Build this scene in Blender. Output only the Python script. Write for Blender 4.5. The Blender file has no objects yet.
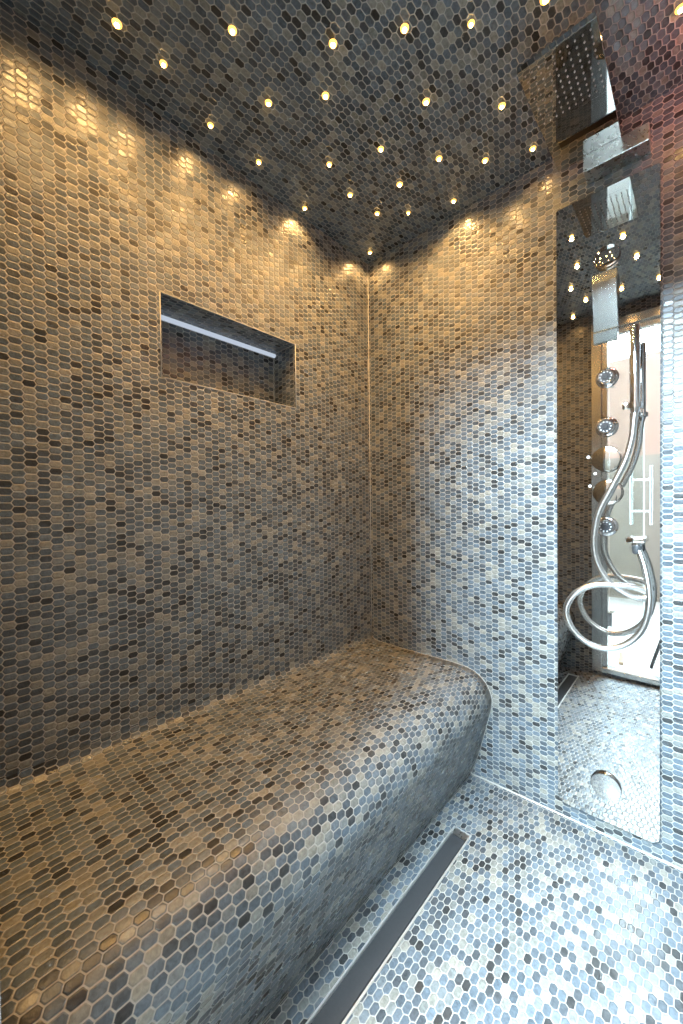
import bpy, bmesh, math, random
from mathutils import Vector, Matrix
random.seed(7)
PI = math.pi
sc = bpy.context.scene
COL = sc.collection

# ------------------------------------------------------------------ camera solve (photo 683 x 1024)
F_PX, YAW, PITCH, ROLL = 386.73, -0.744, -0.0161, -0.0121
CAM = Vector((1.143, -1.4449, 1.0674))
FS, CS, H0 = 0.01807, 0.01662, 2.2006          # floor and ceiling fall towards the bench side
def fz(x): return FS * x
def cz(x): return H0 + CS * x
Y_FRONT, X_RIGHT = -1.42, 1.50

# ------------------------------------------------------------------ node helpers
class NT:
    def __init__(self, name):
        self.m = bpy.data.materials.new(name); self.m.use_nodes = True
        self.t = self.m.node_tree; self.t.nodes.clear()
        self.out = self.t.nodes.new('ShaderNodeOutputMaterial')
    def n(self, kind, **kw):
        nd = self.t.nodes.new(kind)
        for k, v in kw.items(): setattr(nd, k, v)
        return nd
    def put(self, sock, v):
        if isinstance(v, bpy.types.NodeSocket): self.t.links.new(v, sock)
        else: sock.default_value = v
    def math(self, op, a, b=None, c=None):
        nd = self.n('ShaderNodeMath', operation=op)
        self.put(nd.inputs[0], a)
        if b is not None: self.put(nd.inputs[1], b)
        if c is not None: self.put(nd.inputs[2], c)
        return nd.outputs[0]
    def mix(self, f, a, b, dt='RGBA', blend='MIX'):
        nd = self.n('ShaderNodeMix', data_type=dt)
        if dt == 'RGBA':
            nd.blend_type = blend; i = (0, 6, 7); o = 2
        else: i = (0, 2, 3); o = 0
        self.put(nd.inputs[i[0]], f); self.put(nd.inputs[i[1]], a); self.put(nd.inputs[i[2]], b)
        return nd.outputs[o]
    def ramp(self, f, stops, interp='LINEAR'):
        nd = self.n('ShaderNodeValToRGB'); cr = nd.color_ramp; cr.interpolation = interp
        while len(cr.elements) < len(stops): cr.elements.new(0.5)
        for e, (p, c) in zip(cr.elements, stops):
            e.position = p; e.color = (c[0], c[1], c[2], 1) if isinstance(c, tuple) else (c, c, c, 1)
        self.put(nd.inputs[0], f)
        return nd.outputs[0]
    def noise(self, vec, scale, detail=2.0, dist=0.0, rough=0.5):
        nd = self.n('ShaderNodeTexNoise'); nd.inputs['Scale'].default_value = scale
        nd.inputs['Detail'].default_value = detail; nd.inputs['Distortion'].default_value = dist
        nd.inputs['Roughness'].default_value = rough
        if vec is not None: self.t.links.new(vec, nd.inputs['Vector'])
        return nd.outputs['Fac']
    def principled(self, **kw):
        p = self.n('ShaderNodeBsdfPrincipled')
        for k, v in kw.items(): self.put(p.inputs[k.replace('_', ' ')], v)
        self.t.links.new(p.outputs[0], self.out.inputs[0])
        return p

def simple(name, col, rough=0.5, metal=0.0, nscale=40.0, var=0.06, bump=0.0):
    t = NT(name)
    tc = t.n('ShaderNodeTexCoord').outputs['Object']
    nz = t.noise(tc, nscale, 3)
    k = t.math('MULTIPLY_ADD', nz, 2 * var, 1 - var)
    c = t.mix(1.0, (*col, 1), k, blend='MULTIPLY')
    p = t.principled(Base_Color=c, Roughness=t.math('MULTIPLY_ADD', nz, rough * .3, rough * .85), Metallic=metal)
    if bump:
        b = t.n('ShaderNodeBump'); b.inputs['Distance'].default_value = bump; b.inputs['Strength'].default_value = 1
        t.put(b.inputs['Height'], nz); t.put(p.inputs['Normal'], b.outputs[0])
    return t.m

def emitter(name, col, strength):
    t = NT(name)
    e = t.n('ShaderNodeEmission'); e.inputs[0].default_value = (*col, 1); e.inputs[1].default_value = strength
    t.t.links.new(e.outputs[0], t.out.inputs[0])
    return t.m

TA, TB = 0.0168, 0.0235                        # row and column pitch of the elongated hexagon mosaic
def mosaic(name, seed=0.0):
    t = NT(name)
    uv = t.n('ShaderNodeUVMap', uv_map='UVMap').outputs[0]
    s = t.n('ShaderNodeSeparateXYZ'); t.put(s.inputs[0], uv)
    # a little hand-set wobble
    u, v = s.outputs[0], s.outputs[1]
    sl = 0.0050; nl = math.hypot(TA / 2, sl); nx, ny = (TA / 2) / nl, sl / nl
    off = nx * TB / 2 + ny * TA / 4
    def cand(half):
        if half:
            iu = t.math('ADD', t.math('FLOOR', t.math('DIVIDE', u, 2 * TB)), .5)
            iv = t.math('ADD', t.math('FLOOR', t.math('DIVIDE', v, TA)), .5)
        else:
            iu = t.math('ROUND', t.math('DIVIDE', u, 2 * TB)); iv = t.math('ROUND', t.math('DIVIDE', v, TA))
        lu = t.math('SUBTRACT', u, t.math('MULTIPLY', iu, 2 * TB)); lv = t.math('SUBTRACT', v, t.math('MULTIPLY', iv, TA))
        au, av = t.math('ABSOLUTE', lu), t.math('ABSOLUTE', lv)
        d1 = t.math('SUBTRACT', av, TA / 2)
        d2 = t.math('SUBTRACT', t.math('ADD', t.math('MULTIPLY', au, nx), t.math('MULTIPLY', av, ny)), off)
        d = t.math('SMOOTH_MAX', d1, d2, 0.0022)
        return t.math('MAXIMUM', d1, d2), d, iu, iv, lu, lv
    A, B = cand(False), cand(True)
    sel = t.math('LESS_THAN', B[0], A[0])
    pick = lambda i: t.mix(sel, A[i], B[i], 'FLOAT')
    edge = t.math('MULTIPLY', pick(1), -1.0)                    # metres from the tile's edge
    iu, iv = pick(2), pick(3)
    lu, lv = pick(4), pick(5)
    cid = t.n('ShaderNodeCombineXYZ'); t.put(cid.inputs[0], t.math('MULTIPLY', iu, 12.9898)); t.put(cid.inputs[1], t.math('MULTIPLY', iv, 78.233)); cid.inputs[2].default_value = seed
    wn = t.n('ShaderNodeTexWhiteNoise', noise_dimensions='3D'); t.put(wn.inputs['Vector'], cid.outputs[0])
    r1 = wn.outputs['Value']
    sp = t.n('ShaderNodeSeparateColor'); t.put(sp.inputs[0], wn.outputs['Color'])
    r2, r3, r4 = sp.outputs[0], sp.outputs[1], sp.outputs[2]
    cl = t.noise(uv, 7.0, 3)
    key = t.math('ADD', r1, t.math('MULTIPLY', t.math('SUBTRACT', cl, .5), .55))
    col = t.ramp(key, [(0.0, (.029, .027, .025)), (.08, (.038, .036, .034)), (.13, (.056, .057, .058)), (.34, (.074, .083, .090)),
                       (.52, (.091, .104, .114)), (.70, (.114, .126, .136)), (.86, (.145, .154, .160)), (1.0, (.196, .198, .194))])
    warm = t.mix(t.ramp(r2, [(.0, 0.0), (.66, 0.0), (.86, 1.0), (1, 1.0)]), (0.91, 1.0, 1.10, 1), (1.06, 1.0, 0.88, 1))
    col = t.mix(1.0, col, warm, blend='MULTIPLY')
    # cloudy glass inside each tile
    av = t.n('ShaderNodeVectorMath', operation='MULTIPLY_ADD'); t.put(av.inputs[0], cid.outputs[0]); av.inputs[1].default_value = (.517, .131, 1.0); t.put(av.inputs[2], uv)
    cloud = t.noise(av.outputs[0], 130.0, 3, 0.6)
    col = t.mix(1.0, col, t.math('MULTIPLY_ADD', cloud, 1.2, .40), blend='MULTIPLY')
    gn = t.noise(uv, 260.0, 2)
    grout = t.mix(gn, (.25, .237, .215, 1), (.34, .325, .30, 1))
    mask = t.n('ShaderNodeMapRange', interpolation_type='SMOOTHSTEP'); t.put(mask.inputs[0], edge)
    mask.inputs[1].default_value = 0.0006; mask.inputs[2].default_value = 0.0015
    mk = mask.outputs[0]
    base = t.mix(mk, grout, col)
    rough = t.mix(mk, 0.75, t.math('MULTIPLY_ADD', r3, .18, .20), 'FLOAT')
    pil = t.n('ShaderNodeMapRange', interpolation_type='SMOOTHSTEP'); t.put(pil.inputs[0], edge)
    pil.inputs[1].default_value = 0.0004; pil.inputs[2].default_value = 0.0030; pil.inputs[3].default_value = 0.0; pil.inputs[4].default_value = 0.0007
    tilt = t.math('ADD', t.math('MULTIPLY', lu, t.math('MULTIPLY', t.math('SUBTRACT', r3, .5), .07)),
                  t.math('MULTIPLY', lv, t.math('MULTIPLY', t.math('SUBTRACT', r4, .5), .09)))
    und = t.math('MULTIPLY', t.noise(uv, 210.0, 1), .00055)
    h = t.math('ADD', pil.outputs[0], t.math('MULTIPLY', t.math('ADD', tilt, und), mk))
    bp = t.n('ShaderNodeBump'); bp.inputs['Strength'].default_value = 1.0; bp.inputs['Distance'].default_value = 1.0
    t.put(bp.inputs['Height'], h)
    t.principled(Base_Color=base, Roughness=rough, Normal=bp.outputs[0], IOR=1.5, Specular_IOR_Level=.42)
    return t.m

M = {}
M['tile_left'] = mosaic('mosaic_left', 1.0); M['tile_back'] = mosaic('mosaic_back', 2.0)
M['tile_floor'] = mosaic('mosaic_floor', 3.0); M['tile_ceiling'] = mosaic('mosaic_ceiling', 4.0)
M['tile_bench'] = mosaic('mosaic_bench', 5.0); M['tile_front'] = mosaic('mosaic_front', 6.0)
M['grout'] = simple('pale_joint', (.44, .42, .385), .7, 0, 60)
def mirror_mat(name, col, rough, wav):
    t = NT(name)
    tc = t.n('ShaderNodeTexCoord').outputs['Object']
    nz = t.noise(tc, 7.0, 1)
    b = t.n('ShaderNodeBump'); b.inputs['Distance'].default_value = wav; t.put(b.inputs['Height'], nz)
    t.principled(Base_Color=(*col, 1), Metallic=1.0, Roughness=rough, Normal=b.outputs[0])
    return t.m
M['mirror'] = mirror_mat('mirror_steel', (.65, .64, .625), .015, .00012)
M['polished'] = mirror_mat('polished_steel', (.46, .455, .45), .02, .00005)
M['chrome'] = mirror_mat('chrome', (.86, .86, .87), .05, .0001)
M['bright_steel'] = simple('bright_rough_steel', (.75, .74, .72), .5, .85, 120, .06)
M['steel'] = simple('satin_steel', (.62, .62, .61), .28, 1.0, 120, .08)
M['dark_steel'] = simple('dark_brushed_steel', (.105, .110, .118), .42, .75, 160, .10)
M['hose'] = simple('woven_steel_hose', (.80, .79, .77), .24, 1.0, 200, .05)
M['steel_soft'] = simple('brushed_spout_steel', (.34, .37, .37), .24, 1.0, 14, .10)
M['gap'] = simple('shadow_gap', (.018, .017, .017), .6)  # near-black, puts the shade of the gaps into the colour
M['alu'] = simple('anodised_aluminium', (.66, .65, .63), .24, 1.0, 90, .05)
M['rubber'] = simple('grey_nozzle_rubber', (.40, .33, .31), .5)
M['black'] = simple('black_plastic', (.02, .02, .022), .45)
M['ink'] = simple('pale_print', (.70, .70, .70), .5)
M['led'] = emitter('led_diffuser', (.74, .84, 1.0), .62)
M['star_core'] = emitter('star_core', (1.0, .62, .22), 60.0)
M['star_lens'] = emitter('star_lens', (1.0, .52, .10), 3.0)
M['pink'] = simple('pink_plaster', (.23, .145, .112), .7, 0, 8, .04)
M['taupe'] = simple('taupe_tile', (.15, .12, .095), .4, 0, 6, .08)
M['white_floor'] = simple('white_floor_tile', (.60, .58, .56), .25, 0, 5, .04)
M['white'] = simple('white_paint', (.82, .82, .81), .6, 0, 5, .03)
M['brown'] = simple('brown_wood', (.20, .12, .06), .5, 0, 30, .2)
M['skylight'] = emitter('skylight_glass', (.65, .86, 1.0), 440.0)
M['fill_glow'] = emitter('fill_diffuser', (.70, .87, 1.0), 9.0)  # glow of the fill fixture added over the bathroom
M['red_lens'] = emitter('red_lens', (1.0, .22, .16), 4.0)
def glass_mat():
    t = NT('clear_glass')
    tr = t.n('ShaderNodeBsdfTransparent'); tr.inputs[0].default_value = (.93, .965, .955, 1)
    gl = t.n('ShaderNodeBsdfGlossy'); gl.inputs['Roughness'].default_value = .01; gl.inputs[0].default_value = (1, 1, 1, 1)
    fr = t.n('ShaderNodeFresnel'); fr.inputs[0].default_value = 1.18
    mx = t.n('ShaderNodeMixShader'); mx.inputs[0].default_value = .05; t.put(mx.inputs[1], tr.outputs[0]); t.put(mx.inputs[2], gl.outputs[0])
    t.t.links.new(mx.outputs[0], t.out.inputs[0])
    return t.m
M['glass'] = glass_mat()
M['glass_edge'] = simple('glass_edge', (.70, .80, .78), .15, 0, 20, .02)

# ------------------------------------------------------------------ mesh helpers
def link(name, bm, mat, parent=None, smooth=False, loc=None):
    me = bpy.data.meshes.new(name); bm.to_mesh(me); bm.free()
    if smooth:
        for p in me.polygons: p.use_smooth = True
    for m_ in (mat if isinstance(mat, (list, tuple)) else [mat]): me.materials.append(m_)
    o = bpy.data.objects.new(name, me); COL.objects.link(o)
    if loc is not None: o.location = loc
    if parent is not None:
        o.parent = parent
    return o
def smooth_by_angle(o, deg=40):
    me = o.data
    bm = bmesh.new(); bm.from_mesh(me)
    for f in bm.faces: f.smooth = True
    for e in bm.edges:
        if len(e.link_faces) == 2 and e.calc_face_angle(0) > math.radians(deg): e.smooth = False
    bm.to_mesh(me); bm.free()
    return o
def thing(name, label, cat, loc=(0, 0, 0), group=None):
    o = bpy.data.objects.new(name, None); COL.objects.link(o)
    o.location = loc; o.empty_display_size = .05
    o['label'] = label; o['category'] = cat
    if group: o['group'] = group
    return o
def tag(o, label, cat, group=None):
    o['label'] = label; o['category'] = cat
    if group: o['group'] = group
    return o
def struct(o): o['kind'] = 'structure'; return o
def box(bm, lo, hi, bev=0.0, seg=2):
    r = bmesh.ops.create_cube(bm, size=1.0)
    vs = r['verts']
    for v in vs:
        v.co = Vector([lo[i] + (v.co[i] + .5) * (hi[i] - lo[i]) for i in range(3)])
    if bev > 0:
        es = list({e for v in vs for e in v.link_edges})
        bmesh.ops.bevel(bm, geom=es, offset=bev, segments=seg, affect='EDGES', profile=.5)
def newbox(lo, hi, bev=0.0, seg=2):
    bm = bmesh.new(); box(bm, lo, hi, bev, seg); return bm
def lathe(bm, prof, origin, axis, n=32, cap=True):
    """prof = [(radius, distance along axis)]"""
    ax = Vector(axis).normalized(); q = ax.to_track_quat('Z', 'Y').to_matrix(); o = Vector(origin)
    rings = []
    for r, h in prof:
        if r < 1e-6: rings.append([bm.verts.new(o + q @ Vector((0, 0, h)))])
        else: rings.append([bm.verts.new(o + q @ Vector((r * math.cos(2 * PI * k / n), r * math.sin(2 * PI * k / n), h))) for k in range(n)])
    for a, b in zip(rings, rings[1:]):
        for k in range(n):
            k2 = (k + 1) % n
            if len(a) == 1 and len(b) == 1: continue
            if len(a) == 1: bm.faces.new((a[0], b[k2], b[k]))
            elif len(b) == 1: bm.faces.new((a[k], a[k2], b[0]))
            else: bm.faces.new((a[k], a[k2], b[k2], b[k]))
    if cap:
        if len(rings[0]) > 1: bm.faces.new(list(reversed(rings[0])))
        if len(rings[-1]) > 1: bm.faces.new(rings[-1])
    bmesh.ops.recalc_face_normals(bm, faces=bm.faces)
def crom(pts, n=8):
    P = [Vector(p) for p in pts]; P = [2 * P[0] - P[1]] + P + [2 * P[-1] - P[-2]]
    out = []
    for i in range(1, len(P) - 2):
        a, b, c, d = P[i - 1:i + 3]
        for k in range(n):
            t = k / n
            out.append(.5 * ((2 * b) + (c - a) * t + (2 * a - 5 * b + 4 * c - d) * t * t + (3 * b - a - 3 * c + d) * t ** 3))
    out.append(P[-2]); return out
def tube(bm, path, r, n=14):
    P = [Vector(p) for p in path]
    up = None; rings = []
    for i, p in enumerate(P):
        tg = (P[min(i + 1, len(P) - 1)] - P[max(i - 1, 0)]).normalized()
        if up is None:
            up = tg.orthogonal().normalized()
        else:
            up = (up - tg * up.dot(tg)).normalized()
        sd = tg.cross(up); rr = r(i) if callable(r) else r
        rings.append([bm.verts.new(p + rr * (math.cos(2 * PI * k / n) * up + math.sin(2 * PI * k / n) * sd)) for k in range(n)])
    for a, b in zip(rings, rings[1:]):
        for k in range(n): bm.faces.new((a[k], a[(k + 1) % n], b[(k + 1) % n], b[k]))
    bm.faces.new(list(reversed(rings[0]))); bm.faces.new(rings[-1])
    bmesh.ops.recalc_face_normals(bm, faces=bm.faces)
def rrect(x0, x1, z0, z1, r, n=8, rt=None):
    pts = []; q = r if rt is None else rt
    for cx_, cz_, a0, r in ((x1 - r, z0 + r, -90, r), (x1 - q, z1 - q, 0, q), (x0 + q, z1 - q, 90, q), (x0 + r, z0 + r, 180, r)):
        for k in range(n + 1):
            a = math.radians(a0 + 90 * k / n); pts.append((cx_ + r * math.cos(a), cz_ + r * math.sin(a)))
    return pts
def prism(bm, pts, y0, y1, bev=0.0):
    """outline in x-z, extruded along y from y0 (back) to y1 (front)"""
    a = [bm.verts.new((x, y0, z)) for x, z in pts]; b = [bm.verts.new((x, y1, z)) for x, z in pts]
    n = len(pts)
    bm.faces.new(a); bm.faces.new(list(reversed(b)))
    for k in range(n): bm.faces.new((a[k], b[k], b[(k + 1) % n], a[(k + 1) % n]))
    bmesh.ops.recalc_face_normals(bm, faces=bm.faces)
    if bev:
        es = [e for e in bm.edges if all(abs(v.co.y - y1) < 1e-6 for v in e.verts)]
        bmesh.ops.bevel(bm, geom=es, offset=bev, segments=2, affect='EDGES')
def shell(name, quads, mat):
    """quads: (corner list, uv function, material index); flat skins of the room"""
    bm = bmesh.new(); uvl = bm.loops.layers.uv.new('UVMap')
    for q in quads:
        cs, uvf = q[0], q[1]
        f = bm.faces.new([bm.verts.new(c) for c in cs])
        if len(q) > 2: f.material_index = q[2]
        for l in f.loops: l[uvl].uv = uvf(l.vert.co)
    bmesh.ops.remove_doubles(bm, verts=bm.verts, dist=1e-6)
    return struct(link(name, bm, mat))
def rect(ax, val, a, b):
    """axis-aligned rectangle: ax constant at val, a=(lo,hi) b=(lo,hi) on the other two axes in xyz order"""
    o = []
    for p, q in ((a[0], b[0]), (a[1], b[0]), (a[1], b[1]), (a[0], b[1])):
        c = [p, q]; c.insert(ax, val); o.append(Vector(c))
    return o
uv_yz = lambda c: (c.y, c.z)
uv_xz = lambda c: (c.x, c.z)
uv_yx = lambda c: (c.y, c.x)

# ------------------------------------------------------------------ room shell
NY0, NY1, NZ0, NZ1, ND = -0.966, -0.455, 1.447, 1.692, 0.135      # niche in the left wall
qs = []
ys = [Y_FRONT, NY0, NY1, 0.0]
for i in range(3):
    ya, yb = ys[i], ys[i + 1]
    if i == 1:
        qs += [(rect(0, 0, (ya, yb), (-.05, NZ0)), uv_yz), (rect(0, 0, (ya, yb), (NZ1, cz(0))), uv_yz)]
    else: qs.append((rect(0, 0, (ya, yb), (-.05, cz(0))), uv_yz))
qs.append((rect(0, -ND, (NY0, NY1), (NZ0, NZ1)), uv_yz))
qs.append((rect(2, NZ0, (-ND, 0), (NY0, NY1)), uv_yx)); qs.append((rect(2, NZ1, (-ND, 0), (NY0, NY1)), uv_yx))
qs.append((rect(1, NY0, (-ND, 0), (NZ0, NZ1)), uv_xz)); qs.append((rect(1, NY1, (-ND, 0), (NZ0, NZ1)), uv_xz))
shell('wall_left', qs, M['tile_left'])
shell('wall_back', [([Vector((0, 0, -.05)), Vector((X_RIGHT, 0, -.05)), Vector((X_RIGHT, 0, cz(X_RIGHT))), Vector((0, 0, cz(0)))], uv_xz)], M['tile_back'])
shell('wall_right', [([Vector((X_RIGHT, Y_FRONT, -.05)), Vector((X_RIGHT, 0, -.05)), Vector((X_RIGHT, 0, cz(X_RIGHT))), Vector((X_RIGHT, Y_FRONT, cz(X_RIGHT)))], uv_yz)], M['tile_front'])
shell('ceiling', [([Vector((0, Y_FRONT, cz(0))), Vector((X_RIGHT, Y_FRONT, cz(X_RIGHT))), Vector((X_RIGHT, 0, cz(X_RIGHT))), Vector((0, 0, cz(0)))], uv_yx)], M['tile_ceiling'])
# front wall with the door opening
DX0, DX1, DZ0, DZ1, YB = 0.665, 1.44, 0.035, 2.15, -1.53
qs = [([Vector((0, Y_FRONT, -.05)), Vector((DX0, Y_FRONT, -.05)), Vector((DX0, Y_FRONT, cz(DX0))), Vector((0, Y_FRONT, cz(0)))], uv_xz),
      ([Vector((DX1, Y_FRONT, -.05)), Vector((X_RIGHT, Y_FRONT, -.05)), Vector((X_RIGHT, Y_FRONT, cz(X_RIGHT))), Vector((DX1, Y_FRONT, cz(DX1)))], uv_xz),
      ([Vector((DX0, Y_FRONT, DZ1)), Vector((DX1, Y_FRONT, DZ1)), Vector((DX1, Y_FRONT, cz(DX1))), Vector((DX0, Y_FRONT, cz(DX0)))], uv_xz),
      (rect(1, Y_FRONT, (DX0, DX1), (-.05, DZ0)), uv_xz),
      (rect(2, DZ0, (DX0, DX1), (YB, Y_FRONT)), uv_yx), (rect(2, DZ1, (DX0, DX1), (YB, Y_FRONT)), uv_yx),
      (rect(0, DX0, (YB, Y_FRONT), (DZ0, DZ1)), uv_yz), (rect(0, DX1, (YB, Y_FRONT), (DZ0, DZ1)), uv_yz)]
for a, b in (((-.9, DX0), (-.05, 3.70)), ((DX1, 2.3), (-.05, 3.70)), ((DX0, DX1), (DZ1, 3.70)), ((DX0, DX1), (-.05, DZ0))):
    qs.append((rect(1, YB, a, b), uv_xz, 1))
shell('wall_front', qs, [M['tile_front'], M['white']])
# floor with the channel slot
DRX0, DRX1, DRY0, DRY1 = 0.5565, 0.6165, Y_FRONT + .10, -0.279
def fq(x0, x1, y0, y1): return ([Vector((x0, y0, fz(x0))), Vector((x1, y0, fz(x1))), Vector((x1, y1, fz(x1))), Vector((x0, y1, fz(x0)))], uv_yx)
shell('floor', [fq(0, DRX0, Y_FRONT, 0), fq(DRX1, X_RIGHT, Y_FRONT, 0), fq(DRX0, DRX1, DRY1, 0), fq(DRX0, DRX1, Y_FRONT, DRY0)], M['tile_floor'])

# pale joints
def joint(name, pts, r=.0028):
    bm = bmesh.new(); tube(bm, pts, r, 8); return struct(link(name, bm, M['grout'], smooth=True))
# ------------------------------------------------------------------ bench
prof = [(0.0, .466), (.0010, .455), (.004, .446), (.011, .4385), (.024, .4335), (.060, .4308), (.16, .4285), (.31, .4300), (.40, .4310), (.446, .4295), (.480, .4260), (.508, .4185),
        (.533, .4040), (.553, .3830), (.567, .3580), (.5745, .3300), (.5735, .3050), (.566, .270), (.554, .224), (.541, .172), (.526, .116), (.507, .058), (.489, .001), (.485, -.02)]
pc = crom([(x, 0, z) for x, z in prof], 4)
bm = bmesh.new(); uvl = bm.loops.layers.uv.new('UVMap')
arc = [0.0]
for a, b in zip(pc, pc[1:]): arc.append(arc[-1] + (b - a).length)
NSEG = 24; grid = []
for j in range(NSEG + 1):
    y = -.0005 + (Y_FRONT + .001) * j / NSEG
    grid.append([bm.verts.new((max(p.x, .0005), y, p.z)) for p in pc])
for j in range(NSEG):
    for i in range(len(pc) - 1):
        f = bm.faces.new((grid[j][i], grid[j][i + 1], grid[j + 1][i + 1], grid[j + 1][i])); f.smooth = True
        ks = ((j, i), (j, i + 1), (j + 1, i + 1), (j + 1, i))
        for l, (jj, ii) in zip(f.loops, ks): l[uvl].uv = (grid[jj][0].co.y, arc[ii])
for row in (grid[0], grid[-1]):
    bl = bm.verts.new((.0005, row[0].co.y, -.02)); bm.faces.new(row + [bl])
bmesh.ops.recalc_face_normals(bm, faces=bm.faces)
bench = link('bench', bm, M['tile_bench'])
tag(bench, 'built-in mosaic tiled bench with a rounded front edge along the left wall', 'bench')

joint('trim_bench', [(p.x, -.003, p.z) for p in pc[6:-4]], .0013)
joint('trim_floor_back', [(.49, -.001, fz(.49)), (X_RIGHT, -.001, fz(X_RIGHT))], .0036)
joint('trim_floor_bench', [(.4885, -.002, fz(.49)), (.4885, Y_FRONT, fz(.49))], .0035)
joint('trim_corner', [(.001, -.001, .44), (.001, -.001, cz(0))], .0018)
joint('trim_niche_1', [(.0, NY0, NZ0), (.0, NY1, NZ0)], .0016); joint('trim_niche_2', [(.0, NY0, NZ1), (.0, NY1, NZ1)], .0016)
joint('trim_niche_3', [(.0, NY0, NZ0), (.0, NY0, NZ1)], .0016); joint('trim_niche_4', [(.0, NY1, NZ0), (.0, NY1, NZ1)], .0016)
joint('trim_niche_5', [(-ND, NY1, NZ0), (-ND, NY1, NZ1)], .0013); joint('trim_niche_6', [(-ND, NY1, NZ1), (0, NY1, NZ1)], .0013)

# ------------------------------------------------------------------ LED profile in the niche
t = thing('led_strip', 'thin pale lit strip along the top back edge inside the wall niche', 'light', (-ND, (NY0 + NY1) / 2, NZ1))
L = NY1 - NY0
bm = bmesh.new(); box(bm, (.0005, -L / 2 + .001, -.0205), (.006, L / 2 - .001, -.0005)); link('channel', bm, M['alu'], t)
bm = bmesh.new(); lathe(bm, [(.0075, -L / 2 + .002), (.0075, L / 2 - .002)], (.0095, 0, -.0115), (0, 1, 0), 20); smooth_by_angle(link('diffuser', bm, M['led'], t))

# ------------------------------------------------------------------ linear drain
t = thing('linear_drain', 'long dark steel channel drain sunk in the floor in front of the bench', 'drain', (DRX0, DRY1, fz(.58)))
def dq(n, lo, hi, m, bev=.0006): return link(n, newbox(lo, hi, bev, 1), m, t)
LD = DRY1 - DRY0; WD = DRX1 - DRX0
bm = bmesh.new()
box(bm, (0, -LD, -.03), (.0040, 0, .0016)); box(bm, (WD - .0048, -LD, -.03), (WD, 0, .0028)); box(bm, (.0035, -.0035, -.03), (WD - .0035, 0, .0016)); box(bm, (.0035, -LD, -.03), (WD - .0035, -LD + .0035, .0016))
link('frame', bm, M['bright_steel'], t)
dq('trough', (.0035, -LD + .0035, -.032), (WD - .0035, -.0035, -.026), M['gap'])
dq('cover', (.0045, -LD + .008, -.010), (WD - .0105, -.026, -.0035), M['dark_steel'], .0012)
bm = bmesh.new()
a = [(.004, -.0245, -.004), (WD - .009, -.0245, -.004), (WD - .004, -.0045, .0005), (.004, -.0045, .0005)]
top = [bm.verts.new(p) for p in a]; bot = [bm.verts.new((p[0], p[1], p[2] - .004)) for p in a]
bm.faces.new(top); bm.faces.new(list(reversed(bot)))
for k in range(4): bm.faces.new((top[k], bot[k], bot[(k + 1) % 4], top[(k + 1) % 4]))
bmesh.ops.recalc_face_normals(bm, faces=bm.faces)
o = link('lifting_lip', bm, M['steel'], t); o['label'] = 'shiny slanted lip at the end of the drain cover'

# ------------------------------------------------------------------ star lights
WARM = (1.0, .575, .205)
STARS = [
 (.141, -1.112, 1.25, 'large starburst light at the upper left of the ceiling, nearest that corner of the photo'),
 (.137, -1.003, .8, 'small star light just below right of the starburst near the left wall'),
 (.078, -.841, .7, 'third star light from the upper left along the left wall, in dark navy tiles'),
 (.324, -.919, 1.1, 'bright star light at the top of the photo, between the starburst and the ceiling middle'),
 (.479, -.734, 1.1, 'bright star light left of the top middle one, above the teal grey patch'),
 (.252, -.760, 1.0, 'star light in the teal grey patch of ceiling above the niche'),
 (.381, -.662, 1.1, 'star light right of the one in the teal grey patch, mid ceiling'),
 (.624, -.637, 1.1, 'bright star light at the top middle of the ceiling, left of a faint one'),
 (.744, -.535, .55, 'faint star light at the top, between the top middle star and the shower head glow'),
 (.575, -.453, 1.1, 'star light in the middle of the ceiling, left of the one by the shower head'),
 (.727, -.291, 1.0, 'star light close to the left corner of the rain shower head'),
 (.887, -.461, 1.6, 'brightest star light, at the top edge of the photo before the rain shower head'),
 (1.112, -.221, 1.3, 'star light cut by the right edge of the photo, past the rain shower head'),
 (.080, -.671, .7, 'small star light close to the left wall, straight above the niche right end'),
 (.240, -.503, .75, 'small star light between the left wall edge and the ceiling middle, right of the niche'),
 (.396, -.427, 1.0, 'star light above left of the big one in the cluster before the back corner'),
 (.514, -.266, 1.1, 'star light above right of the big one in the cluster before the back corner'),
 (.363, -.272, 1.25, 'biggest star light in the middle of the cluster before the back corner'),
 (.207, -.361, .9, 'star light on the left of the cluster before the back corner'),
 (.224, -.221, .9, 'star light below the big one in the cluster, left of the tiniest light'),
 (.313, -.139, .4, 'tiniest faint star light, in the cluster before the back corner'),
 (.467, -.068, .95, 'star light nearest the back wall, left of the two others along that wall'),
 (.621, -.152, 1.1, 'middle one of three star lights along the back wall'),
 (.750, -.086, .95, 'star light along the back wall, nearest to the shower panel'),
 (.043, -.435, .85, 'star light touching the left wall edge, between niche and back corner'),
 (.062, -.061, .95, 'star light right in the corner where left and back wall meet'),
 (.717, -.773, 1.0, 'star light mirrored in the shower panel, upper left of the spout'),
 (.650, -.969, 1.0, 'star light mirrored at the left border of the shower panel'),
 (.683, -1.159, 1.0, 'star light mirrored just left of the spout plate top'),
 (.585, -1.330, .8, 'star light mirrored in the dark band left of the spout plate'),
 (.907, -.675, 1.2, 'brightest mirrored star light, under the mirrored shower head'),
 (.832, -.801, .7, 'small star light mirrored inside the upper round cap'),
 (.935, -.888, 1.1, 'star light mirrored right of the upper round cap'),
 (.999, -1.183, 1.0, 'star light mirrored at the right border of the shower panel'),
 (.844, -1.164, .9, 'star light mirrored right of the spout plate top corner'),
 (.430, -1.150, 1.0, 'ceiling star light behind the photo edge, left one above the bench end'),
 (.300, -1.300, .9, 'ceiling star light beyond the top edge, above the bench front end'),
 (.170, -1.240, 1.0, 'ceiling star light beyond the top edge, nearest the left wall by the door side'),
]
STAR_W = 3.25
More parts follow.
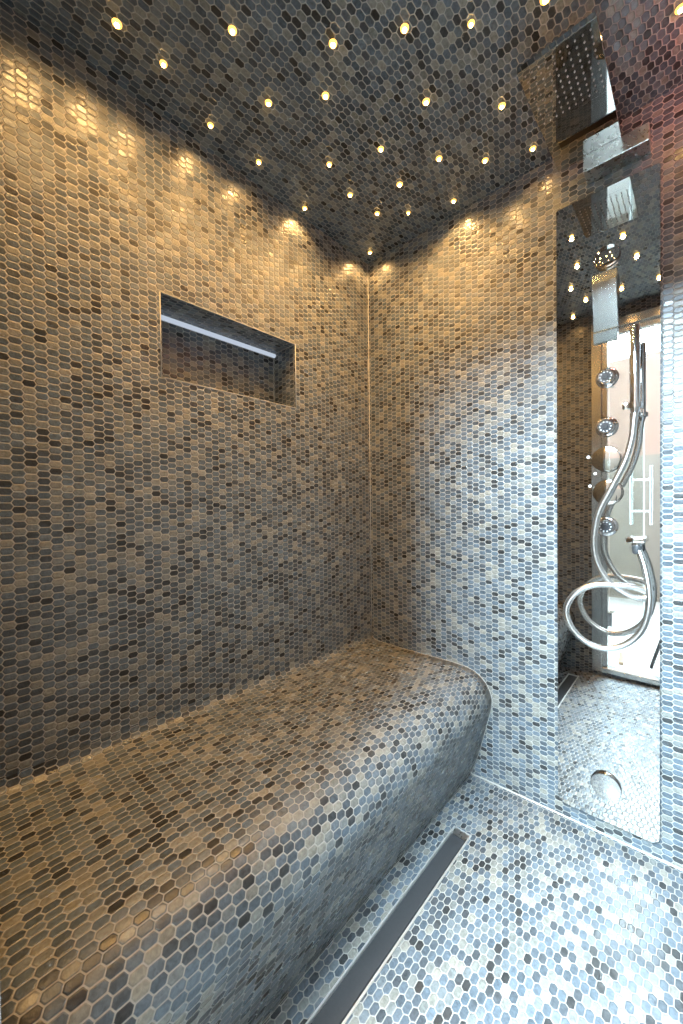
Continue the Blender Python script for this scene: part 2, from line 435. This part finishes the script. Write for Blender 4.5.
bm = bmesh.new(); lathe(bm, [(.0098, 0.0), (.0094, .0018), (.0076, .0032), (.0048, .0037)], (0, 0, 0), (0, 0, -1), 20, cap=True); lens0 = link('lens', bm, M['star_lens'], smooth=True)
bm = bmesh.new(); lathe(bm, [(.0050, .0034), (.0047, .0056), (.0028, .0072), (0, .0077)], (0, 0, 0), (0, 0, -1), 16, cap=False); core0 = link('core', bm, M['star_core'], smooth=True)
for i, (x, y, s, lab) in enumerate(STARS):
    e = thing('ceiling_star_light', lab, 'ceiling light', (x, y, cz(x) - .0006), 'star lights in the tiled ceiling')
    for src in (lens0, core0):
        o = src if i == 0 else src.copy()
        if i: COL.objects.link(o)
        o.parent = e; k = .62 + .38 * s; o.scale = (k, k, 1)
    ld = bpy.data.lights.new('star_beam', 'SPOT'); ld.energy = STAR_W * s * (1.0 if x < .16 else 1.65 if x < .55 else 1.25 if y > -.3 and x < .68 else .5); ld.color = WARM; ld.spot_size = math.radians(154); ld.spot_blend = 1.0; ld.shadow_soft_size = .008
    lo = bpy.data.objects.new('star_beam', ld); COL.objects.link(lo); lo.location = (x, y, cz(x) - .016)

# ------------------------------------------------------------------ shower panel
PX0, PX1, PZ0, PZ1, PY = .805, 1.0655, .083, 2.012, -.035
pan = thing('shower_panel', 'tall mirror-polished steel shower panel with body jets on the back wall', 'shower panel', ((PX0 + PX1) / 2, 0, PZ0))
OX, OZ = (PX0 + PX1) / 2, PZ0
def loc_(x, y, z): return (x - OX, y, z - OZ)
def pbm(fn):
    bm = bmesh.new(); fn(bm); bmesh.ops.translate(bm, verts=bm.verts, vec=(-OX, 0, -OZ)); return bm
def ppart(name, fn, mat, parent=None, ang=40):
    return smooth_by_angle(link(name, pbm(fn), mat, parent or pan), ang)
ppart('mirror_plate', lambda b: prism(b, rrect(PX0, PX1, PZ0, PZ1, .024, 8, .007), PY + .005, PY, .0010), M['mirror'])
ppart('backing', lambda b: prism(b, rrect(PX0 + .004, PX1 - .004, PZ0 + .005, PZ1 - .005, .020, 8, .005), -.0008, PY + .0052), M['gap'])
def jet(x, z, dx, dz):
    ax = Vector((dx, -1, dz)).normalized(); c = Vector((x, PY - .006, z))
    j = ppart('body_jet', lambda b: (lathe(b, [(.0300, 0), (.0300, .003), (.0270, .0060), (.0235, .0075)], (x, PY + .0005, z), (0, -1, 0), 40),
                                      lathe(b, [(.0235, -.004), (.0240, .006), (.0225, .0115), (.0205, .0135), (.0195, .0120), (.0150, .0115), (.0, .0115)], c, ax, 40)), M['chrome'])
    q = ax.to_track_quat('Z', 'Y').to_matrix()
    ppart('nozzle_ring', lambda b: [lathe(b, [(.0015, .0112), (.0015, .0136), (.0008, .0142)], c + q @ Vector((.0142 * math.cos(k * PI / 5), .0142 * math.sin(k * PI / 5), 0)), ax, 10) for k in range(10)], M['ink'], j)
    ppart('face', lambda b: lathe(b, [(.0178, .0110), (.0178, .01235), (.0, .01235)], c, ax, 32), M['rubber_dark'], j)
    ppart('hub', lambda b: lathe(b, [(.0075, .0115), (.0075, .0142), (.0060, .0155), (0, .0155)], c, ax, 24), M['black'], j)
M['rubber_dark'] = simple('grey_face', (.035, .035, .037), .5, .0)
M['rubber_dark'].node_tree.nodes['Principled BSDF'].inputs['Specular IOR Level'].default_value = .1
M['black'].node_tree.nodes['Principled BSDF'].inputs['Specular IOR Level'].default_value = .2
jet(.942, 1.443, -.10, .05); jet(.941, 1.295, -.10, -.02); jet(.940, .996, -.05, -.10)
def knob(x, z, r):
    k = ppart('mixer_knob', lambda b: lathe(b, [(r - .004, 0), (r, .003), (r, .022), (r - .0012, .0246), (r * .8, .0258), (r * .5, .0270), (r * .25, .0276), (0, .0278)], (x, PY - .008, z), (0, -1, 0), 56), M['mirror'])
    ppart('collar', lambda b: lathe(b, [(.016, -.0005), (.016, .0085)], (x, PY, z), (0, -1, 0), 28), M['chrome'], k)
knob(.942, 1.196, .0365); knob(.945, 1.098, .0365)
ppart('temperature_mark', lambda b: (lathe(b, [(.0044, 0), (.0044, .0004), (.0030, .0004), (.0030, 0)], (.893, PY - .0002, 1.209), (0, -1, 0), 20, False), box(b, (.8925, PY - .0006, 1.2075), (.8935, PY - .0002, 1.2105))), M['ink'])
ppart('control_dot', lambda b: lathe(b, [(.0042, 0), (.0042, .0005), (0, .0006)], (.911, PY - .0002, 1.157), (0, -1, 0), 18, False), M['ink'])
ppart('control_dot', lambda b: lathe(b, [(.0040, 0), (.0040, .0005), (0, .0006)], (.897, PY - .0002, 1.119), (0, -1, 0), 18, False), M['ink'])
# waterfall spout: leaning plate, shade lip on top, blade below
def spout(b):
    x0, x1 = .9085, .9690
    sec = [(PY + .0005, 1.748), (PY - .030, 1.748), (PY - .034, 1.722), (PY - .0335, 1.716), (PY - .008, 1.588), (PY - .016, 1.580), (PY - .010, 1.552), (PY + .0005, 1.552)]
    a = [b.verts.new((x0, y + (.002 if y < PY - .004 else 0), z)) for y, z in sec]; c = [b.verts.new((x1, y, z)) for y, z in sec]
    b.faces.new(a); b.faces.new(list(reversed(c)))
    for k in range(len(sec)): b.faces.new((a[k], c[k], c[(k + 1) % len(sec)], a[(k + 1) % len(sec)]))
    bmesh.ops.recalc_face_normals(b, faces=b.faces)
ppart('waterfall_spout', spout, M['steel_soft'], ang=10)
def cap_(x, z, r):
    return ppart('fixing_cap', lambda b: lathe(b, [(r, -.0005), (r, .008), (r - .0015, .0100), (r - .006, .0110), (0, .0110)], (x, PY, z), (0, -1, 0), 56), M['mirror'])
cap_(.942, 1.802, .0335); cap_(.938, .198, .040)
# handset holder
WX, WY = 1.0165, -.115
ppart('handset_holder', lambda b: (box(b, (WX - .010, WY + .0130, 1.322), (WX + .010, PY + .0005, 1.342), .002),
                                    lathe(b, [(.0172, 0), (.0172, .014), (.0125, .014), (.0125, 0), (.0172, 0)], (WX, WY, 1.325), (0, 0, 1), 32, False),
                                    box(b, (WX - .028, WY - .004, 1.326), (WX - .0160, WY + .006, 1.344), .0015)), M['chrome'])
ppart('hose_outlet', lambda b: (box(b, (.993, PY - .050, .953), (1.037, PY + .0005, .967), .0015), lathe(b, [(.0120, 0), (.0120, .006), (.0138, .008)], (1.0165, PY - .034, .953), (0, 0, -1), 28)), M['chrome'])

# ------------------------------------------------------------------ hand shower with hose
hs = thing('hand_shower', 'slim chrome stick hand shower with a looping metal hose on the mirror panel', 'hand shower', (WX, WY, 1.32))
def hpart(name, fn, mat, parent=None):
    bm = bmesh.new(); fn(bm); bmesh.ops.translate(bm, verts=bm.verts, vec=(-WX, -WY, -1.32)); return smooth_by_angle(link(name, bm, mat, parent or hs))
hpart('wand', lambda b: lathe(b, [(.0085, 1.312), (.0112, 1.322), (.0118, 1.345), (.0120, 1.545), (.0112, 1.549), (0, 1.549)], (WX, WY, 0), (0, 0, 1), 32), M['chrome'])
HZ = [(1.0165, -.115, 1.316), (1.014, -.115, 1.290), (1.009, -.115, 1.239), (.994, -.116, 1.180), (.962, -.117, 1.106), (.932, -.117, 1.036), (.9205, -.116, .958), (.928, -.114, .895), (.957, -.110, .840),
      (.999, -.104, .808), (1.030, -.098, .800), (1.042, -.094, .812), (1.026, -.098, .826), (.983, -.108, .832), (.925, -.118, .828), (.879, -.124, .802), (.853, -.126, .757), (.855, -.126, .716),
      (.880, -.124, .673), (.921, -.121, .649), (.964, -.118, .651), (1.005, -.114, .678), (1.034, -.110, .723), (1.046, -.104, .780), (1.045, -.096, .829), (1.036, -.084, .882), (1.0235, -.074, .925), (1.0165, -.069, .936)]
def hose(b):
    P = crom(HZ, 14)
    tube(b, P, lambda i: .0083 + .0004 * (i % 2), 14)
hpart('hose', hose, M['hose'])
hpart('hose_nut', lambda b: lathe(b, [(.0090, 0), (.0118, .004), (.0125, .020), (.0125, .0235)], (1.0180, -.0705, .920), (-.045, .04, 1), 24), M['dark_steel'])

# ------------------------------------------------------------------ rain shower head
RX0, RX1, RYF, RYM, RZ = .815, .981, -.435, -.238, 2.118
rs = thing('wall_mounted_shower_head', 'square polished steel rain shower head on a flat arm above the mirror panel', 'shower head', ((RX0 + RX1) / 2, 0, RZ))
RX = (RX0 + RX1) / 2
def rp(name, bm, mat, parent=None): bmesh.ops.translate(bm, verts=bm.verts, vec=(-RX, 0, -RZ)); return link(name, bm, mat, parent or rs)
rp('head', newbox((RX0, RYF, RZ), (RX1, RYM, RZ + .016), .0012, 2), M['polished'])
rp('arm', newbox((RX0 + .0005, RYM - .002, RZ + .0008), (RX1 - .0005, -.052, RZ + .010), .0008, 1), M['polished'])
rp('wall_bracket', newbox((.885, -.062, 2.071), (1.043, -.0005, RZ + .0005), .001, 1), M['steel'])
bm = bmesh.new(); lathe(bm, [(.0020, 0), (.0020, .0012), (.0011, .0030), (0, .0030)], (0, 0, 0), (0, 0, -1), 10, False)
nz0 = link('nozzle', bm, M['rubber'], rs, smooth=True); first = True
for i in range(10):
    for j in range(10):
        o = nz0 if first else nz0.copy()
        if not first: COL.objects.link(o)
        first = False
        o.parent = rs; o.location = (RX0 + .0145 + (RX1 - RX0 - .029) * i / 9 - RX, RYF + .018 + (RYM - RYF - .036) * j / 9, .0004)

# ------------------------------------------------------------------ door: aluminium frame, open glass leaf
bm = bmesh.new()
fy0, fy1 = -1.475, Y_FRONT + .012
for lo, hi in (((DX0, fy0, DZ0), (DX0 + .050, fy1, DZ1)), ((DX1 - .05, fy0, DZ0), (DX1, fy1, DZ1)), ((DX0 + .05, fy0, DZ1 - .052), (DX1 - .05, fy1, DZ1)), ((DX0 + .05, fy0, DZ0), (DX1 - .05, fy1, DZ0 + .030))):
    box(bm, lo, hi, .0015, 1)
for lo, hi in (((DX0 + .05, fy0, DZ0 + .03), (DX0 + .078, fy1 - .022, DZ1 - .052)), ((DX0 + .078, fy0, DZ1 - .085), (DX1 - .05, fy1 - .022, DZ1 - .052))):
    box(bm, lo, hi, .0015, 1)
d = struct(link('door_1', bm, M['alu']))
# leaf, hinged on the bench side, swung out into the bathroom
hx, hy = DX0 + .085, -1.49; ang = math.radians(-80); LW = .64
ux, uy = math.cos(ang), math.sin(ang)
leaf = thing('glass_door', 'frameless clear glass door standing open, mirrored in the shower panel', 'door', (hx, hy, .055)); leaf.rotation_euler = (0, 0, ang)
gl = link('pane', newbox((0, -.004, 0), (LW, .004, 1.99), .0005, 1), M['glass'], leaf)
link('pane_edge', newbox((LW + .0004, -.004, 0), (LW + .0020, .004, 1.99)), M['glass_edge'], leaf)
def hbar(s):
    bm = bmesh.new(); lathe(bm, [(.0125, -.205), (.0125, .205)], (LW - .06, s * .058, 1.06), (0, 0, 1), 24)
    return smooth_by_angle(link('handle_bar', bm, M['chrome'], leaf))
hbar(1); hbar(-1)
for z in (.95, 1.17):
    bm = bmesh.new(); lathe(bm, [(.007, -.058), (.007, .058)], (LW - .06, 0, z), (0, 1, 0), 16); smooth_by_angle(link('handle_rod', bm, M['chrome'], leaf))
for z in (.25, 1.72):
    link('hinge', newbox((-.020, -.014, z), (.045, .014, z + .085), .002, 1), M['chrome'], leaf)

# ------------------------------------------------------------------ bathroom beyond the door
BX0, BX1, BY0, BH = -.9, 2.3, -3.9, 3.70
shell('floor_bathroom', [(rect(2, 0, (BX0, BX1), (BY0, YB)), uv_yx)], M['white_floor'])
SX0, SX1, SZ0, SZ1 = .28, 1.72, 2.64, 3.55
shell('wall_bathroom_far', [(rect(1, BY0, (BX0, BX1), (1.57, SZ0)), uv_xz, 0), (rect(1, BY0, (BX0, SX0), (SZ0, BH)), uv_xz, 0), (rect(1, BY0, (SX1, BX1), (SZ0, BH)), uv_xz, 0), (rect(1, BY0, (SX0, SX1), (SZ1, BH)), uv_xz, 0),
                            (rect(1, BY0, (BX0, BX1), (-.02, 1.57)), uv_xz, 1)], [M['pink'], M['taupe']])
shell('wall_bathroom_left', [(rect(0, BX0, (BY0, YB), (1.57, BH)), uv_yz, 0), (rect(0, BX0, (BY0, YB), (-.02, 1.57)), uv_yz, 1)], [M['pink'], M['taupe']])
shell('wall_bathroom_right', [(rect(0, BX1, (BY0, YB), (-.02, BH)), uv_yz, 0)], [M['taupe']])
shell('ceiling_bathroom', [(rect(2, BH, (BX0, BX1), (BY0, YB)), uv_yx)], M['white'])
cl = thing('added_ceiling_fill', 'square cool white fill light added unseen in the bathroom to brighten the shower floor', 'ceiling light', (.93, -2.30, BH))  # added fixture out of view, lifts the light on the shower floor
link('fill_housing', newbox((-.28, -.37, -.05), (.28, .37, -.0005), .004, 1), M['alu'], cl)
link('diffuser', newbox((-.26, -.35, -.056), (.26, .35, -.0502), .001, 1), M['fill_glow'], cl)
ad = bpy.data.lights.new('fill_beam', 'AREA'); ad.shape = 'RECTANGLE'; ad.size = .50; ad.size_y = .68; ad.energy = 74.0; ad.color = (.64, .86, 1.0); ad.spread = math.radians(70)  # unseen lamp added to throw cool light through the door onto the floor
ao = bpy.data.objects.new('fill_beam', ad); COL.objects.link(ao); ao.location = (.93, -2.30, BH - .22)
ao.rotation_euler = (Vector((.85, -.30, 0)) - Vector((.93, -2.30, BH - .22))).to_track_quat('-Z', 'Y').to_euler()
ct = thing('ceiling_colour_light', 'round red colour light in the tiled ceiling beyond the right edge', 'ceiling light', (1.25, -.20, cz(1.25) - .0005))
bm = bmesh.new(); lathe(bm, [(.045, 0), (.045, .006), (.036, .009), (.036, 0)], (0, 0, 0), (0, 0, -1), 32, False); smooth_by_angle(link('rim', bm, M['chrome'], ct))
bm = bmesh.new(); lathe(bm, [(.035, .004), (.030, .012), (.016, .017), (0, .018)], (0, 0, 0), (0, 0, -1), 28, False); link('lens', bm, M['red_lens'], ct, smooth=True)
ld = bpy.data.lights.new('colour_beam', 'POINT'); ld.energy = 3.6; ld.color = (1, .33, .27); ld.shadow_soft_size = .02
lo = bpy.data.objects.new('colour_beam', ld); COL.objects.link(lo); lo.location = (1.25, -.20, cz(1.25) - .045)
shell('window_1', [(rect(1, BY0 - .03, (SX0 - .02, SX1 + .02), (SZ0 - .02, SZ1 + .02)), uv_xz)], M['skylight'])
bm = bmesh.new()
for lo, hi in (((SX0, BY0 - .02, SZ0), (SX1, BY0 + .012, SZ0 + .035)), ((SX0, BY0 - .02, SZ1 - .035), (SX1, BY0 + .012, SZ1)), ((SX0, BY0 - .02, SZ0 + .035), (SX0 + .035, BY0 + .012, SZ1 - .035)), ((SX1 - .035, BY0 - .02, SZ0 + .035), (SX1, BY0 + .012, SZ1 - .035))):
    box(bm, lo, hi, .002, 1)
struct(link('window_frame', bm, M['white']))
# what the mirror shows of the floor out there: a tripod leg and a brown bar
tp = thing('camera_tripod', 'black tripod by the door, one leg seen in the shower panel', 'tripod', (1.13, -1.60, 0))
for fx, fy in ((.927, -1.752), (1.30, -1.80), (1.15, -1.35)):
    bm = bmesh.new(); A = Vector((fx - 1.13, fy + 1.60, .012)); Bp = Vector((1.143 - 1.13, -1.47 + 1.60, .84)); A.z = .012 if fy < YB else .085 if fy < Y_FRONT else .05
    tube(bm, [A, A.lerp(Bp, .5), A.lerp(Bp, .52), Bp], lambda i: (.010, .010, .013, .013)[i], 12)
    smooth_by_angle(link('leg', bm, M['black'], tp))
bm = bmesh.new(); lathe(bm, [(.030, 0), (.030, .05), (.016, .055), (.016, .12), (.028, .122), (.028, .135)], (1.143 - 1.13, -1.47 + 1.60, .82), (0, 0, 1), 24); smooth_by_angle(link('head', bm, M['black'], tp))
o = link('door_stop', newbox((-.013, -.115, 0), (.013, .115, .018), .003), M['brown'], loc=(.766, -1.83, .0002)); o.rotation_euler = (0, 0, math.radians(-6))
tag(o, 'short brown bar on the white floor outside the door, seen in the mirror panel', 'door stop')

# ------------------------------------------------------------------ world, camera, view
w = bpy.data.worlds.new('dim'); sc.world = w; w.use_nodes = True
w.node_tree.nodes['Background'].inputs[0].default_value = (.02, .02, .022, 1); w.node_tree.nodes['Background'].inputs[1].default_value = 1.0
cam = bpy.data.cameras.new('camera'); co = bpy.data.objects.new('camera', cam); COL.objects.link(co)
cam.sensor_fit = 'VERTICAL'; cam.sensor_height = 36.0; cam.lens = F_PX / 1024 * 36.0; cam.clip_start = .02
cy, sy, cp, sp = math.cos(YAW), math.sin(YAW), math.cos(PITCH), math.sin(PITCH)
f = Vector((sy * cp, cy * cp, sp)); r = Vector((cy, -sy, 0)); u = r.cross(f)
cr, sr = math.cos(ROLL), math.sin(ROLL)
r2 = cr * r + sr * u; u2 = -sr * r + cr * u
co.matrix_world = Matrix(((r2.x, u2.x, -f.x, CAM.x), (r2.y, u2.y, -f.y, CAM.y), (r2.z, u2.z, -f.z, CAM.z), (0, 0, 0, 1)))
sc.camera = co
vs = sc.view_settings; sc.display_settings.display_device = 'sRGB'
vs.view_transform = 'Standard'; vs.look = 'None'; vs.exposure = 0.14; vs.gamma = 1.0; vs.use_curve_mapping = False
cy_ = sc.cycles
cy_.use_denoising = True; cy_.denoiser = 'OPENIMAGEDENOISE'
cy_.max_bounces = 10; cy_.diffuse_bounces = 5; cy_.glossy_bounces = 6; cy_.sample_clamp_indirect = 6.0; cy_.sample_clamp_direct = 0.0
